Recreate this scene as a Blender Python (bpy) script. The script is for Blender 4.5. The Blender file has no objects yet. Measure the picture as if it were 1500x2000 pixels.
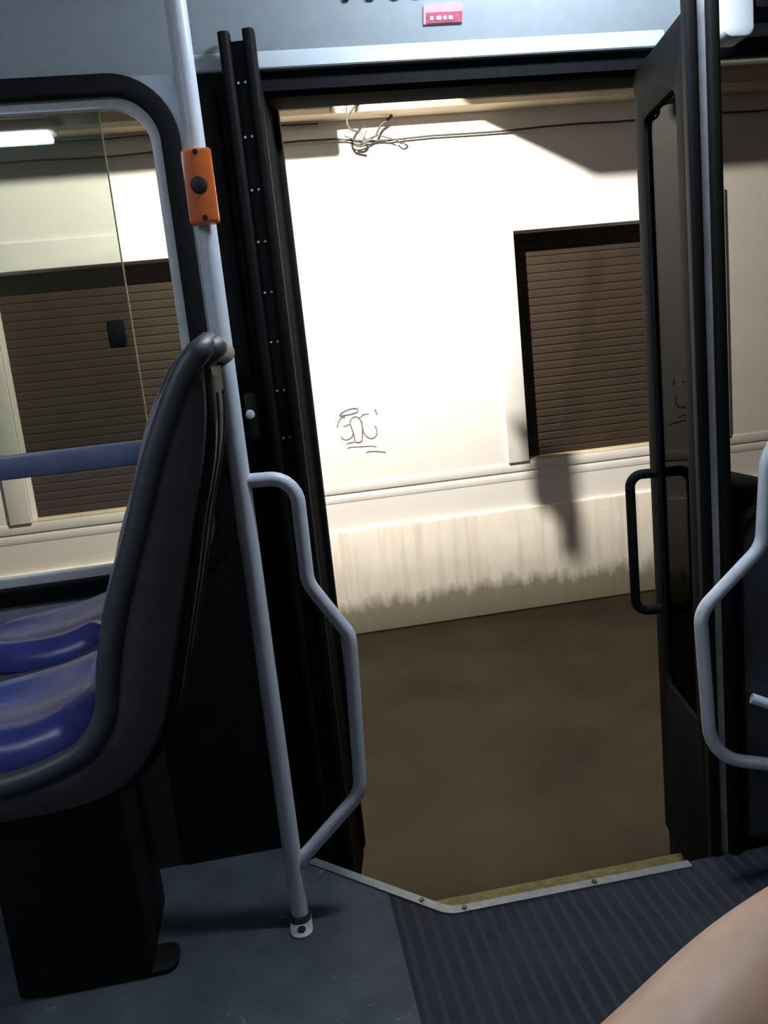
import bpy, bmesh, math, random
from mathutils import Vector, Matrix
random.seed(4)
S = bpy.context.scene
C = S.collection
PI = math.pi

# ---------------------------------------------------------------- camera
F_PX, ROLL, PITCH, YAW = 1600.0, math.radians(6.0), math.radians(10.6), math.radians(7.75)
cam_d = bpy.data.cameras.new('camera'); cam = bpy.data.objects.new('camera', cam_d); C.objects.link(cam)
cam_d.sensor_fit = 'VERTICAL'; cam_d.sensor_height = 36.0; cam_d.sensor_width = 27.0
cam_d.lens = F_PX * 36.0 / 2000.0
cam_d.clip_start = 0.02
_f = Vector((math.sin(YAW)*math.cos(PITCH), math.cos(YAW)*math.cos(PITCH), -math.sin(PITCH)))
_r = Vector((math.cos(YAW), -math.sin(YAW), 0)); _d = _f.cross(_r)
_r2 = math.cos(ROLL)*_r + math.sin(ROLL)*_d; _d2 = -math.sin(ROLL)*_r + math.cos(ROLL)*_d
m = Matrix((_r2, -_d2, -_f)).transposed().to_4x4(); m.translation = (0, 0, 1.2)
cam.matrix_world = m
S.camera = cam

# ---------------------------------------------------------------- world, light, exposure
S.view_settings.view_transform = 'Standard'; S.view_settings.look = 'None'
S.view_settings.gamma = 1.0; S.view_settings.use_curve_mapping = False
S.view_settings.exposure = 0.0
W = bpy.data.worlds.new('night_sky'); S.world = W; W.use_nodes = True
W.node_tree.nodes['Background'].inputs[0].default_value = (1.0, 0.90, 0.77, 1)
W.node_tree.nodes['Background'].inputs[1].default_value = 0.072
STREET_LAMP_W = 800.0
STREET_LAMP_AT = (0.331, 3.2, 2.985)
LAMP_NEAR, LAMP_DOOR = 27.0, 150.0
sl = bpy.data.lights.new('street_lamp_glow', 'POINT'); sl.energy = STREET_LAMP_W; sl.shadow_soft_size = 0.012
sl.color = (1.0, 0.93, 0.82)
slo = bpy.data.objects.new('street_lamp_glow', sl); C.objects.link(slo); slo.location = STREET_LAMP_AT

# ---------------------------------------------------------------- helpers
def srgb(r, g, b):
    f = lambda c: (c/255/12.92) if c/255 <= 0.04045 else ((c/255+0.055)/1.055)**2.4
    return (f(r), f(g), f(b), 1)

def mat(name, col, rough=0.5, metal=0.0, spec=0.5, noise=None, bump=None, coat=0.0):
    """col: linear rgb; noise=(scale, amount): mottling; bump=(scale, strength)"""
    M = bpy.data.materials.new(name); M.use_nodes = True
    nt = M.node_tree; b = nt.nodes['Principled BSDF']
    c4 = tuple(col[:3]) + (1,)
    b.inputs['Base Color'].default_value = c4
    b.inputs['Roughness'].default_value = rough; b.inputs['Metallic'].default_value = metal
    b.inputs['Specular IOR Level'].default_value = spec
    if coat: b.inputs['Coat Weight'].default_value = coat; b.inputs['Coat Roughness'].default_value = 0.15
    tc = nt.nodes.new('ShaderNodeTexCoord')
    if noise is None: noise = (14.0, 0.12)
    n = nt.nodes.new('ShaderNodeTexNoise'); n.inputs['Scale'].default_value = noise[0]; n.inputs['Detail'].default_value = 5
    nt.links.new(tc.outputs['Object'], n.inputs['Vector'])
    rp = nt.nodes.new('ShaderNodeValToRGB')
    a = noise[1]
    rp.color_ramp.elements[0].position = 0.3; rp.color_ramp.elements[1].position = 0.7
    rp.color_ramp.elements[0].color = tuple(c*(1-a) for c in c4[:3]) + (1,)
    rp.color_ramp.elements[1].color = tuple(min(1, c*(1+a)) for c in c4[:3]) + (1,)
    nt.links.new(n.outputs['Fac'], rp.inputs['Fac']); nt.links.new(rp.outputs['Color'], b.inputs['Base Color'])
    if bump:
        n2 = nt.nodes.new('ShaderNodeTexNoise'); n2.inputs['Scale'].default_value = bump[0]; n2.inputs['Detail'].default_value = 3
        nt.links.new(tc.outputs['Object'], n2.inputs['Vector'])
        bp = nt.nodes.new('ShaderNodeBump'); bp.inputs['Strength'].default_value = bump[1]; bp.inputs['Distance'].default_value = 0.004
        nt.links.new(n2.outputs['Fac'], bp.inputs['Height']); nt.links.new(bp.outputs['Normal'], b.inputs['Normal'])
    return M

def glass_mat(name, tint, refl=1.0, rough=0.0):
    M = bpy.data.materials.new(name); M.use_nodes = True
    nt = M.node_tree; nt.nodes.clear()
    o = nt.nodes.new('ShaderNodeOutputMaterial'); mx = nt.nodes.new('ShaderNodeMixShader')
    t = nt.nodes.new('ShaderNodeBsdfTransparent'); t.inputs[0].default_value = tint + (1,)
    g = nt.nodes.new('ShaderNodeBsdfGlossy'); g.inputs['Roughness'].default_value = rough
    g.inputs[0].default_value = (1, 1, 1, 1)
    fr = nt.nodes.new('ShaderNodeFresnel'); fr.inputs[0].default_value = 1.5
    mu = nt.nodes.new('ShaderNodeMath'); mu.operation = 'MULTIPLY'; mu.inputs[1].default_value = refl
    nt.links.new(fr.outputs[0], mu.inputs[0]); nt.links.new(mu.outputs[0], mx.inputs[0])
    nt.links.new(t.outputs[0], mx.inputs[1]); nt.links.new(g.outputs[0], mx.inputs[2])
    nt.links.new(mx.outputs[0], o.inputs[0])
    return M

def emit_mat(name, col, strength):
    M = bpy.data.materials.new(name); M.use_nodes = True
    b = M.node_tree.nodes['Principled BSDF']
    b.inputs['Base Color'].default_value = (0.8, 0.8, 0.8, 1)
    b.inputs['Emission Color'].default_value = col + (1,); b.inputs['Emission Strength'].default_value = strength
    return M

def link(name, me, material, parent=None, smooth=True, angle=35):
    o = bpy.data.objects.new(name, me); C.objects.link(o)
    if material is not None:
        for mm in (material if isinstance(material, (list, tuple)) else [material]): me.materials.append(mm)
    if smooth:
        for p in me.polygons: p.use_smooth = True
        me.set_sharp_from_angle(angle=math.radians(angle))
    if parent is not None:
        o.parent = parent
        o.matrix_parent_inverse = Matrix.Translation(-Vector(parent.location)) if parent.rotation_euler.z == 0 else parent.matrix_basis.inverted()
    return o

def fin(bm, name):
    bmesh.ops.remove_doubles(bm, verts=bm.verts, dist=1e-6)
    bmesh.ops.recalc_face_normals(bm, faces=bm.faces)
    me = bpy.data.meshes.new(name); bm.to_mesh(me); bm.free(); return me

def bm_box(bm, lo, hi, bevel=0.0, seg=2, M=None):
    lo = Vector(lo); hi = Vector(hi)
    r = bmesh.ops.create_cube(bm, size=1.0)
    vs = r['verts']
    for v in vs: v.co = Vector((lo[i] + (v.co[i]+0.5)*(hi[i]-lo[i]) for i in range(3)))
    if bevel > 0:
        es = list({e for v in vs for e in v.link_edges})
        r2 = bmesh.ops.bevel(bm, geom=es, offset=bevel, segments=seg, profile=0.5, affect='EDGES')
        vs = list({v for f in r2['faces'] for v in f.verts} | {v for v in vs if v.is_valid})
    if M is not None:
        for v in vs: v.co = M @ v.co

def box(name, lo, hi, material, parent=None, bevel=0.003, M=None, seg=2):
    bm = bmesh.new(); bm_box(bm, lo, hi, bevel, seg, M)
    return link(name, fin(bm, name), material, parent)

def fillet(pts, radii, n=7):
    """round the corners of a polyline"""
    P = [Vector(p) for p in pts]; out = [P[0]]
    if not isinstance(radii, (list, tuple)): radii = [radii]*(len(P)-2)
    for i in range(1, len(P)-1):
        a, b, c = P[i-1], P[i], P[i+1]
        u = (a-b); v = (c-b); lu, lv = u.length, v.length; u /= lu; v /= lv
        ang = u.angle(v); r = radii[i-1]
        t = min(r/math.tan(ang/2), lu*0.49, lv*0.49); r = t*math.tan(ang/2)
        bis = (u+v)
        if bis.length < 1e-4 or r < 1e-5: out.append(b); continue
        cen = b + bis.normalized()*(r/math.sin(ang/2))
        s, e = b+u*t, b+v*t
        for k in range(n+1):
            q = s.lerp(e, k/n); out.append(cen + (q-cen).normalized()*r)
    out.append(P[-1]); return out

def bm_sweep(bm, path, rad, n=14, closed=False, cap=True, flat=None):
    """sweep a circle (or ellipse flat=(ax, scale)) along a path"""
    P = [Vector(p) for p in path]; N = len(P)
    rr = rad if isinstance(rad, (list, tuple)) else [rad]*N
    T = []
    for i in range(N):
        if closed: t = P[(i+1) % N]-P[i-1]
        else: t = P[min(i+1, N-1)]-P[max(i-1, 0)]
        T.append(t.normalized())
    ref = Vector((0, 0, 1)) if abs(T[0].z) < 0.9 else Vector((1, 0, 0))
    nrm = (ref - T[0]*ref.dot(T[0])).normalized()
    rings = []
    for i in range(N):
        nrm = (nrm - T[i]*nrm.dot(T[i])).normalized(); bn = T[i].cross(nrm)
        ring = []
        for k in range(n):
            a = 2*PI*k/n; off = (nrm*math.cos(a)+bn*math.sin(a))*rr[i]
            if flat is not None:
                ax = Vector(flat[0]); off = off - ax*off.dot(ax)*(1-flat[1])
            ring.append(bm.verts.new(P[i]+off))
        rings.append(ring)
    M = N if closed else N-1
    for i in range(M):
        a, b = rings[i], rings[(i+1) % N]
        for k in range(n): bm.faces.new((a[k], a[(k+1) % n], b[(k+1) % n], b[k]))
    if cap and not closed:
        bm.faces.new(rings[0][::-1]); bm.faces.new(rings[-1])

def tube(name, path, rad, material, parent=None, n=14, closed=False, flat=None):
    bm = bmesh.new(); bm_sweep(bm, path, rad, n, closed, True, flat)
    return link(name, fin(bm, name), material, parent, angle=50)

def cyl(name, p0, p1, rad, material, parent=None, n=24, bevel=0.0):
    p0 = Vector(p0); p1 = Vector(p1)
    if bevel:
        d = (p1-p0).normalized()
        path = [p0, p0+d*0.0001, p1-d*bevel, p1-d*bevel*0.3, p1]
        rr = [rad, rad, rad, rad-bevel*0.35, rad-bevel]
        bm = bmesh.new(); bm_sweep(bm, path, rr, n); return link(name, fin(bm, name), material, parent)
    return tube(name, [p0, p1], rad, material, parent, n)

def rrect(u0, v0, u1, v1, r, n=8):
    """rounded rectangle; r one radius or four (bl, br, tr, tl)"""
    if not isinstance(r, (list, tuple)): r = [r]*4
    out = []
    for (cx, cy, a0, q) in ((u0, v0, PI, 0), (u1, v0, 1.5*PI, 1), (u1, v1, 0, 2), (u0, v1, 0.5*PI, 3)):
        rad = r[q]
        if rad <= 0: out.append((cx, cy)); continue
        sx = 1 if q in (0, 3) else -1; sy = 1 if q in (0, 1) else -1
        for k in range(n+1):
            a = a0 + 0.5*PI*k/n
            out.append((cx+sx*rad+rad*math.cos(a), cy+sy*rad+rad*math.sin(a)))
    return out

def plate(name, outlines, w0, w1, material, parent=None, axis='y', bevel=0.0, M=None, smooth=True):
    """flat piece with holes: outlines in (u, v), extruded from w0 to w1 along axis.
    axis y: (x, z); axis z: (x, y); axis x: (y, z)"""
    cu = bpy.data.curves.new(name, 'CURVE'); cu.dimensions = '2D'; cu.fill_mode = 'BOTH'
    cu.extrude = abs(w1-w0)/2 - bevel
    cu.bevel_depth = bevel; cu.bevel_resolution = 1
    if bevel: cu.offset = -bevel
    for ol in outlines:
        sp = cu.splines.new('POLY'); sp.points.add(len(ol)-1); sp.use_cyclic_u = True
        for p, (u, v) in zip(sp.points, ol): p.co = (u, v, 0, 1)
    t = bpy.data.objects.new(name, cu); C.objects.link(t)
    dg = bpy.context.evaluated_depsgraph_get(); dg.update()
    me = bpy.data.meshes.new_from_object(t.evaluated_get(dg))
    bpy.data.objects.remove(t); bpy.data.curves.remove(cu)
    wm = (w0+w1)/2
    for v in me.vertices:
        u, vv, w = v.co
        co = {'y': Vector((u, wm+w, vv)), 'z': Vector((u, vv, wm+w)), 'x': Vector((wm+w, u, vv))}[axis]
        v.co = M @ co if M is not None else co
    bm = bmesh.new(); bm.from_mesh(me)
    bpy.data.meshes.remove(me)
    me = fin(bm, name)
    return link(name, me, material, parent, smooth)

def loft(name, rings, material, parent=None, closed=True, caps=True, angle=40):
    bm = bmesh.new(); R = [[bm.verts.new(p) for p in ring] for ring in rings]
    n = len(R[0])
    for a, b in zip(R, R[1:]):
        for k in range(n if closed else n-1):
            bm.faces.new((a[k], a[(k+1) % n], b[(k+1) % n], b[k]))
    if caps and closed: bm.faces.new(R[0][::-1]); bm.faces.new(R[-1])
    return link(name, fin(bm, name), material, parent, angle=angle)

def tag(o, label, cat=None, group=None, kind=None):
    o['label'] = label
    if cat: o['category'] = cat
    if group: o['group'] = group
    if kind: o['kind'] = kind
    return o

def thing(name, label, cat, loc=(0, 0, 0), group=None, kind=None):
    o = bpy.data.objects.new(name, None); C.objects.link(o); o.location = loc
    o.empty_display_size = 0.05
    return tag(o, label, cat, group, kind)

def frame(o, loc, rz):
    return Matrix.Translation(loc) @ Matrix.Rotation(rz, 4, 'Z')

# ---------------------------------------------------------------- materials
M_cove = mat('grey_laminate', (0.37, 0.425, 0.47), 0.28, spec=0.5, noise=(40, 0.04))
M_strip = mat('grey_strip', (0.40, 0.45, 0.50), 0.22, noise=(30, 0.05))
M_wallp = mat('blue_grey_laminate', (0.30, 0.34, 0.40), 0.4, noise=(30, 0.06))
M_lining = mat('dark_lining', (0.020, 0.0205, 0.0225), 0.6, noise=(25, 0.2), bump=(160, 0.1))
M_black = mat('black_paint', (0.007, 0.007, 0.008), 0.6, spec=0.18, noise=(25, 0.2))
M_leaf = mat('black_door_paint', (0.009, 0.009, 0.010), 0.7, spec=0.03, noise=(25, 0.2))
M_rubber = mat('black_rubber', (0.006, 0.006, 0.007), 0.65, spec=0.12, noise=(60, 0.25))
M_chan = mat('grey_channel', (0.42, 0.43, 0.48), 0.45, noise=(20, 0.2))
M_alu = mat('aluminium', (0.20, 0.215, 0.24), 0.5, 0.3, noise=(50, 0.15))
M_frame = mat('grey_window_frame', (0.70, 0.72, 0.76), 0.4, 0.1, noise=(30, 0.08))
M_bar = mat('blue_grey_bar', (0.12, 0.15, 0.26), 0.35, 0.3, noise=(30, 0.1))
M_pole = mat('grey_powder_coat', (0.60, 0.65, 0.74), 0.33, noise=(35, 0.06), bump=(500, 0.05))
M_steel = mat('zinc_steel', (0.62, 0.64, 0.66), 0.4, 0.5, noise=(60, 0.15))
M_screw = mat('dark_screw', (0.03, 0.03, 0.03), 0.4, 0.6)
M_orange = mat('orange_plastic', (0.75, 0.16, 0.035), 0.22, noise=(30, 0.08), coat=0.3)
M_button = mat('black_button', (0.012, 0.010, 0.010), 0.5)
M_shell = mat('dark_grey_plastic', (0.042, 0.043, 0.048), 0.6, spec=0.25, noise=(30, 0.15), bump=(300, 0.12))
M_rim = mat('slate_plastic_rim', (0.050, 0.055, 0.068), 0.45, noise=(30, 0.12), bump=(300, 0.1))
M_blue = mat('blue_vinyl', (0.042, 0.055, 0.25), 0.28, spec=0.35, noise=(18, 0.18), bump=(30, 0.25))
M_skin = mat('skin', (0.42, 0.262, 0.19), 0.5, noise=(22, 0.10), bump=(120, 0.12))
M_shorts = mat('dark_cloth', (0.03, 0.035, 0.05), 0.9, noise=(80, 0.3))
M_shoe = mat('shoe_leather', (0.05, 0.04, 0.035), 0.6)
M_panel = mat('slate_panel', (0.045, 0.05, 0.07), 0.45, noise=(20, 0.1))
M_ceil = mat('ceiling_white', (0.62, 0.65, 0.68), 0.5, noise=(20, 0.05))
M_far = mat('far_side_grey', (0.30, 0.32, 0.35), 0.5, noise=(10, 0.1))
M_red = mat('sticker_pink', (0.72, 0.42, 0.47), 0.4, noise=(60, 0.1))
M_dred = mat('sticker_red', (0.50, 0.12, 0.19), 0.4, noise=(60, 0.2))
M_white = mat('sticker_white', (0.75, 0.55, 0.58), 0.4)
M_ink = mat('black_lettering', (0.02, 0.02, 0.03), 0.5)
M_spray = mat('spray_paint', (0.20, 0.18, 0.18), 0.8, noise=(60, 0.5))
M_cable = mat('cable_black', (0.03, 0.028, 0.026), 0.7)
M_lens = mat('amber_lens', (0.5, 0.3, 0.1), 0.3)
M_yellow = mat('yellow_nosing', (0.15, 0.115, 0.028), 0.7, noise=(40, 0.35), bump=(200, 0.3))
M_tread = mat('step_tread', (0.07, 0.056, 0.028), 0.7, noise=(25, 0.35), bump=(200, 0.3))
G_window = glass_mat('tinted_pane', (0.74, 0.75, 0.72), 1.6)
G_slide = glass_mat('green_tinted_pane', (0.78, 0.81, 0.79), 1.6)
G_right = glass_mat('grey_tinted_pane', (0.68, 0.67, 0.65), 0.6)
G_door = glass_mat('dark_door_pane', (0.24, 0.24, 0.24), 0.08)
E_near = emit_mat('diffuser_near', (0.80, 0.90, 1.0), LAMP_NEAR)
E_door = emit_mat('diffuser_door', (0.80, 0.90, 1.0), LAMP_DOOR)

def floor_mat(name, ribs):
    M = mat(name, (0.064, 0.075, 0.091) if not ribs else (0.020, 0.023, 0.032), 0.75, spec=0.12, noise=(9, 0.22))
    nt = M.node_tree; b = nt.nodes['Principled BSDF']
    tc = nt.nodes.new('ShaderNodeTexCoord')
    base = b.inputs['Base Color'].links[0].from_socket
    if ribs:
        sx = nt.nodes.new('ShaderNodeSeparateXYZ'); nt.links.new(tc.outputs['Object'], sx.inputs[0])
        mu = nt.nodes.new('ShaderNodeMath'); mu.operation = 'MULTIPLY'; mu.inputs[1].default_value = 2*PI/0.031
        si = nt.nodes.new('ShaderNodeMath'); si.operation = 'SINE'
        nt.links.new(sx.outputs[0], mu.inputs[0]); nt.links.new(mu.outputs[0], si.inputs[0])
        ma = nt.nodes.new('ShaderNodeMapRange'); ma.inputs[1].default_value = 0.2; ma.inputs[2].default_value = 0.8
        nt.links.new(si.outputs[0], ma.inputs[0])
        mx = nt.nodes.new('ShaderNodeMix'); mx.data_type = 'RGBA'; mx.inputs[7].default_value = (0.030, 0.035, 0.046, 1)
        nt.links.new(ma.outputs[0], mx.inputs[0]); nt.links.new(base, mx.inputs[6]); nt.links.new(mx.outputs[2], b.inputs['Base Color'])
        bp = nt.nodes.new('ShaderNodeBump'); bp.inputs['Strength'].default_value = 0.3; bp.inputs['Distance'].default_value = 0.0015
        nt.links.new(ma.outputs[0], bp.inputs['Height']); nt.links.new(bp.outputs['Normal'], b.inputs['Normal'])
    else:
        # pale scuffs
        n = nt.nodes.new('ShaderNodeTexNoise'); n.inputs['Scale'].default_value = 16; n.inputs['Detail'].default_value = 6
        n.inputs['Distortion'].default_value = 1.2
        mp = nt.nodes.new('ShaderNodeMapping'); mp.inputs['Rotation'].default_value = (0, 0, 0.6); mp.inputs['Scale'].default_value = (1, 2.2, 1)
        nt.links.new(tc.outputs['Object'], mp.inputs[0]); nt.links.new(mp.outputs[0], n.inputs['Vector'])
        ma = nt.nodes.new('ShaderNodeMapRange'); ma.inputs[1].default_value = 0.67; ma.inputs[2].default_value = 0.76; ma.inputs[4].default_value = 0.8
        nt.links.new(n.outputs['Fac'], ma.inputs[0])
        mx = nt.nodes.new('ShaderNodeMix'); mx.data_type = 'RGBA'; mx.inputs[7].default_value = (0.22, 0.24, 0.26, 1)
        nt.links.new(ma.outputs[0], mx.inputs[0]); nt.links.new(base, mx.inputs[6]); nt.links.new(mx.outputs[2], b.inputs['Base Color'])
    return M
M_floor = floor_mat('floor_vinyl', False); M_ribs = floor_mat('floor_ribbed', True)

def street_mat():
    M = mat('asphalt', (0.0165, 0.0122, 0.0062), 0.9, spec=0.15, noise=(2.6, 0.32), bump=(220, 0.5))
    return M
M_street = street_mat()

def facade_mat():
    M = mat('white_render', (0.80, 0.77, 0.74), 0.85, noise=(3, 0.03), bump=(90, 0.15))
    return M
M_facade = facade_mat()
M_moulding = mat('white_moulding', (0.78, 0.75, 0.73), 0.8, noise=(6, 0.04))
M_cornice = mat('beige_cornice', (0.55, 0.46, 0.33), 0.85, noise=(5, 0.12), bump=(90, 0.2))
M_slab = mat('concrete_slab', (0.35, 0.33, 0.30), 0.9, noise=(4, 0.1))
M_shutter = mat('brown_shutter', (0.036, 0.024, 0.0165), 0.75, spec=0.25, noise=(7, 0.12))
M_recess = mat('window_recess_brown', (0.06, 0.045, 0.035), 0.8)

def plinth_mat():
    M = mat('stained_plinth', (0.80, 0.74, 0.66), 0.9, noise=(4, 0.08), bump=(90, 0.2))
    nt = M.node_tree; b = nt.nodes['Principled BSDF']
    base = b.inputs['Base Color'].links[0].from_socket
    tc = nt.nodes.new('ShaderNodeTexCoord')
    mp = nt.nodes.new('ShaderNodeMapping'); mp.inputs['Scale'].default_value = (9, 1, 0.7)
    n = nt.nodes.new('ShaderNodeTexNoise'); n.inputs['Scale'].default_value = 2.0; n.inputs['Detail'].default_value = 6
    nt.links.new(tc.outputs['Object'], mp.inputs[0]); nt.links.new(mp.outputs[0], n.inputs['Vector'])
    ma = nt.nodes.new('ShaderNodeMapRange'); ma.inputs[1].default_value = 0.48; ma.inputs[2].default_value = 0.75; ma.inputs[4].default_value = 0.55
    nt.links.new(n.outputs['Fac'], ma.inputs[0])
    mx = nt.nodes.new('ShaderNodeMix'); mx.data_type = 'RGBA'; mx.inputs[7].default_value = (0.46, 0.41, 0.33, 1)
    nt.links.new(ma.outputs[0], mx.inputs[0]); nt.links.new(base, mx.inputs[6])
    # moss along the foot, ragged edge
    sx = nt.nodes.new('ShaderNodeSeparateXYZ'); nt.links.new(tc.outputs['Object'], sx.inputs[0])
    mp2 = nt.nodes.new('ShaderNodeMapping'); mp2.inputs['Scale'].default_value = (7, 1, 2)
    n2 = nt.nodes.new('ShaderNodeTexNoise'); n2.inputs['Scale'].default_value = 2.5; n2.inputs['Detail'].default_value = 7
    nt.links.new(tc.outputs['Object'], mp2.inputs[0]); nt.links.new(mp2.outputs[0], n2.inputs['Vector'])
    ad = nt.nodes.new('ShaderNodeMath'); ad.operation = 'MULTIPLY_ADD'; ad.inputs[1].default_value = -0.22
    nt.links.new(n2.outputs['Fac'], ad.inputs[0]); nt.links.new(sx.outputs[2], ad.inputs[2])
    m2 = nt.nodes.new('ShaderNodeMapRange'); m2.inputs[1].default_value = -0.36; m2.inputs[2].default_value = -0.27
    m2.inputs[3].default_value = 0.85; m2.inputs[4].default_value = 0.0
    nt.links.new(ad.outputs[0], m2.inputs[0])
    mx2 = nt.nodes.new('ShaderNodeMix'); mx2.data_type = 'RGBA'; mx2.inputs[7].default_value = (0.20, 0.185, 0.11, 1)
    nt.links.new(m2.outputs[0], mx2.inputs[0]); nt.links.new(mx.outputs[2], mx2.inputs[6])
    nt.links.new(mx2.outputs[2], b.inputs['Base Color'])
    return M
M_plinth = plinth_mat()

# ================================================================ STRUCTURE: the bus
YW = 1.95                     # inner face of the bus side wall
FX0, FX1, FY0 = -3.2, 3.2, -0.62
# floor with the cut-out over the step well
SEAM = 0.146
smooth_part = [(FX0, FY0), (SEAM, FY0), (SEAM, 1.711), (0.0, 1.85), (-0.045, 1.893), (-0.045, 1.949), (FX0, 1.949)]
ribbed_part = [(SEAM, FY0), (FX1, FY0), (FX1, 1.949), (1.04, 1.949), (1.04, 1.588), (0.285, 1.588), (0.255, 1.607), (SEAM, 1.711)]
fl = plate('floor', [smooth_part], -0.06, 0.0, M_floor, axis='z')
tag(fl, 'smooth slate-blue vinyl bus floor under the seats and pole', 'floor', kind='structure')
fr = plate('floor', [ribbed_part], -0.06, 0.0, M_ribs, axis='z')
tag(fr, 'ribbed dark vinyl bus floor in front of the open door', 'floor', kind='structure')

# aluminium edge trim following the cut-out
tr_out = fillet([(-0.01, 1.866, 0), (0.272, 1.588, 0), (0.83, 1.588, 0)], 0.06)
tr_in = fillet([(-0.026, 1.848, 0), (0.262, 1.565, 0), (0.83, 1.565, 0)], 0.06)
poly = [(p.x, p.y) for p in tr_out] + [(p.x, p.y) for p in reversed(tr_in)]
t1 = plate('trim_1', [poly], -0.03, 0.004, M_alu, axis='z')
tag(t1, 'bright aluminium edging along the floor cut-out at the door step', 'trim', kind='structure')
for (sx_, sy_) in ((0.30, 1.577), (0.215, 1.63), (0.60, 1.577)):
    cyl('screw', (sx_, sy_, 0.003), (sx_, sy_, 0.0065), 0.006, M_screw, t1, n=12)

# step well below the door
st = thing('entrance_step', 'olive step tread below the floor edge inside the open doorway', 'step', (0.5, 1.75, -0.2), kind='structure')
box('tread', (-0.05, 1.60, -0.26), (1.03, 1.846, -0.20), M_tread, st)
box('nosing', (0.02, 1.846, -0.255), (1.0, 1.892, -0.197), M_yellow, st, 0.004)
box('riser', (-0.045, 1.592, -0.26), (1.03, 1.606, -0.03), M_black, st, 0.001)

# side wall with window and door openings
wall_out = [(FX0, -0.32), (-0.045, -0.32), (-0.045, 1.80), (1.025, 1.80), (1.025, -0.32), (FX1, -0.32), (FX1, 2.3), (FX0, 2.3)]
W1 = (-1.75, 0.755, -0.125, 1.822)      # window 1 clear opening x0 z0 x1 z1
W2 = (1.062, 0.755, 2.45, 1.822)
wl = plate('wall_door_side', [wall_out, rrect(*W1, 0.11)[::-1], rrect(*W2, 0.11)[::-1]], YW, YW+0.085, M_wallp)
tag(wl, 'blue-grey laminated side wall of the bus around door and windows', 'wall', kind='structure')
wo = plate('wall_lining_left', [[(FX0, -0.02), (-0.33, -0.02), (-0.33, 0.60), (FX0, 0.60)]], YW-0.006, YW+0.001, M_lining)
tag(wo, 'dark textured lining on the lower side wall behind the blue seats', 'wall lining', kind='structure')
wo2 = plate('wall_lining_right', [[(1.04, -0.02), (FX1, -0.02), (FX1, 0.70), (1.04, 0.70)]], YW-0.006, YW+0.001, M_lining)
tag(wo2, 'dark textured lining on the lower side wall right of the door', 'wall lining', kind='structure')

# cove panel above the windows and the door
prof = [(1.952, 1.842), (1.930, 1.885), (1.905, 1.94), (1.865, 2.02), (1.80, 2.12), (1.74, 2.20), (1.72, 2.28), (2.03, 2.28), (2.03, 1.842)]
cv = plate('trim_2', [prof], FX0, FX1, M_cove, axis='x')
tag(cv, 'pale grey curved panel above the windows and the door', 'ceiling cove', kind='structure')
# header strip over the door
hp = [(1.952, 1.838), (1.929, 1.838), (1.9265, 1.841), (1.9325, 1.873), (1.935, 1.877), (1.952, 1.879)]
hs = plate('trim_3', [hp], -0.062, 1.03, M_strip, axis='x')
tag(hs, 'grey glossy strip directly above the black door header', 'trim', kind='structure')
# black door header and jambs
dfm = thing('door_frame', 'black door surround with header bar and jambs around the open doorway', 'door frame', (0.5, YW, 0), kind='structure')
hd = [(1.945, 1.838), (1.950, 1.800), (1.965, 1.790), (2.04, 1.786), (2.04, 1.838)]
plate('header_bar', [hd], 0.05, 1.035, M_rubber, dfm, axis='x')
box('left_jamb', (-0.062, YW-0.012, -0.30), (0.012, YW+0.085, 1.838), M_black, dfm, 0.004)
box('jamb_ridge', (-0.022, YW-0.024, 0.0), (-0.006, YW-0.010, 1.80), M_rubber, dfm, 0.005)
box('right_jamb', (1.008, YW-0.012, -0.30), (1.038, YW+0.085, 1.838), M_black, dfm, 0.004)
box('left_seal', (0.004, 1.985, -0.28), (0.032, 2.034, 1.80), M_rubber, dfm, 0.003)
lk = box('latch', (-0.036, 1.912, 1.045), (-0.004, 1.938, 1.155), M_rim, dfm, 0.010)
cyl('latch_knob', (-0.024, 1.913, 1.105), (-0.024, 1.884, 1.105), 0.011, M_pole, lk, n=16, bevel=0.004)
lp = plate('seat_shade_panel', [[(-0.33, -0.0), (-0.063, -0.0), (-0.063, 1.19), (-0.102, 1.19), (-0.108, 0.865), (-0.126, 0.802), (-0.17, 0.757), (-0.235, 0.742), (-0.33, 0.740)]], YW-0.010, YW+0.001, M_black, dfm)  # black sheet standing in for the seat's shade on the wall

# ceiling and the far side, behind the camera
cl = box('ceiling', (FX0, -0.66, 2.28), (FX1, 2.04, 2.34), M_ceil, None, 0)
tag(cl, 'pale bus ceiling', 'ceiling', kind='structure')
fw_out = [(FX0, -0.32), (FX1, -0.32), (FX1, 2.3), (FX0, 2.3)]
fw = plate('wall_far_side', [fw_out, rrect(-2.6, 0.78, -0.2, 1.82, 0.1)[::-1], rrect(0.0, 0.78, 2.4, 1.82, 0.1)[::-1]], -0.70, -0.62, M_far)
tag(fw, 'grey bus side wall behind the viewer', 'wall', kind='structure')
for nm, xx in (('wall_rear', FX0-0.05), ('wall_front', FX1)):
    ww = box(nm, (xx, -0.7, -0.3), (xx+0.05, 2.04, 2.34), M_far, None, 0)
    tag(ww, 'grey end wall at the %s of the bus' % nm[5:], 'wall', kind='structure')

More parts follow.
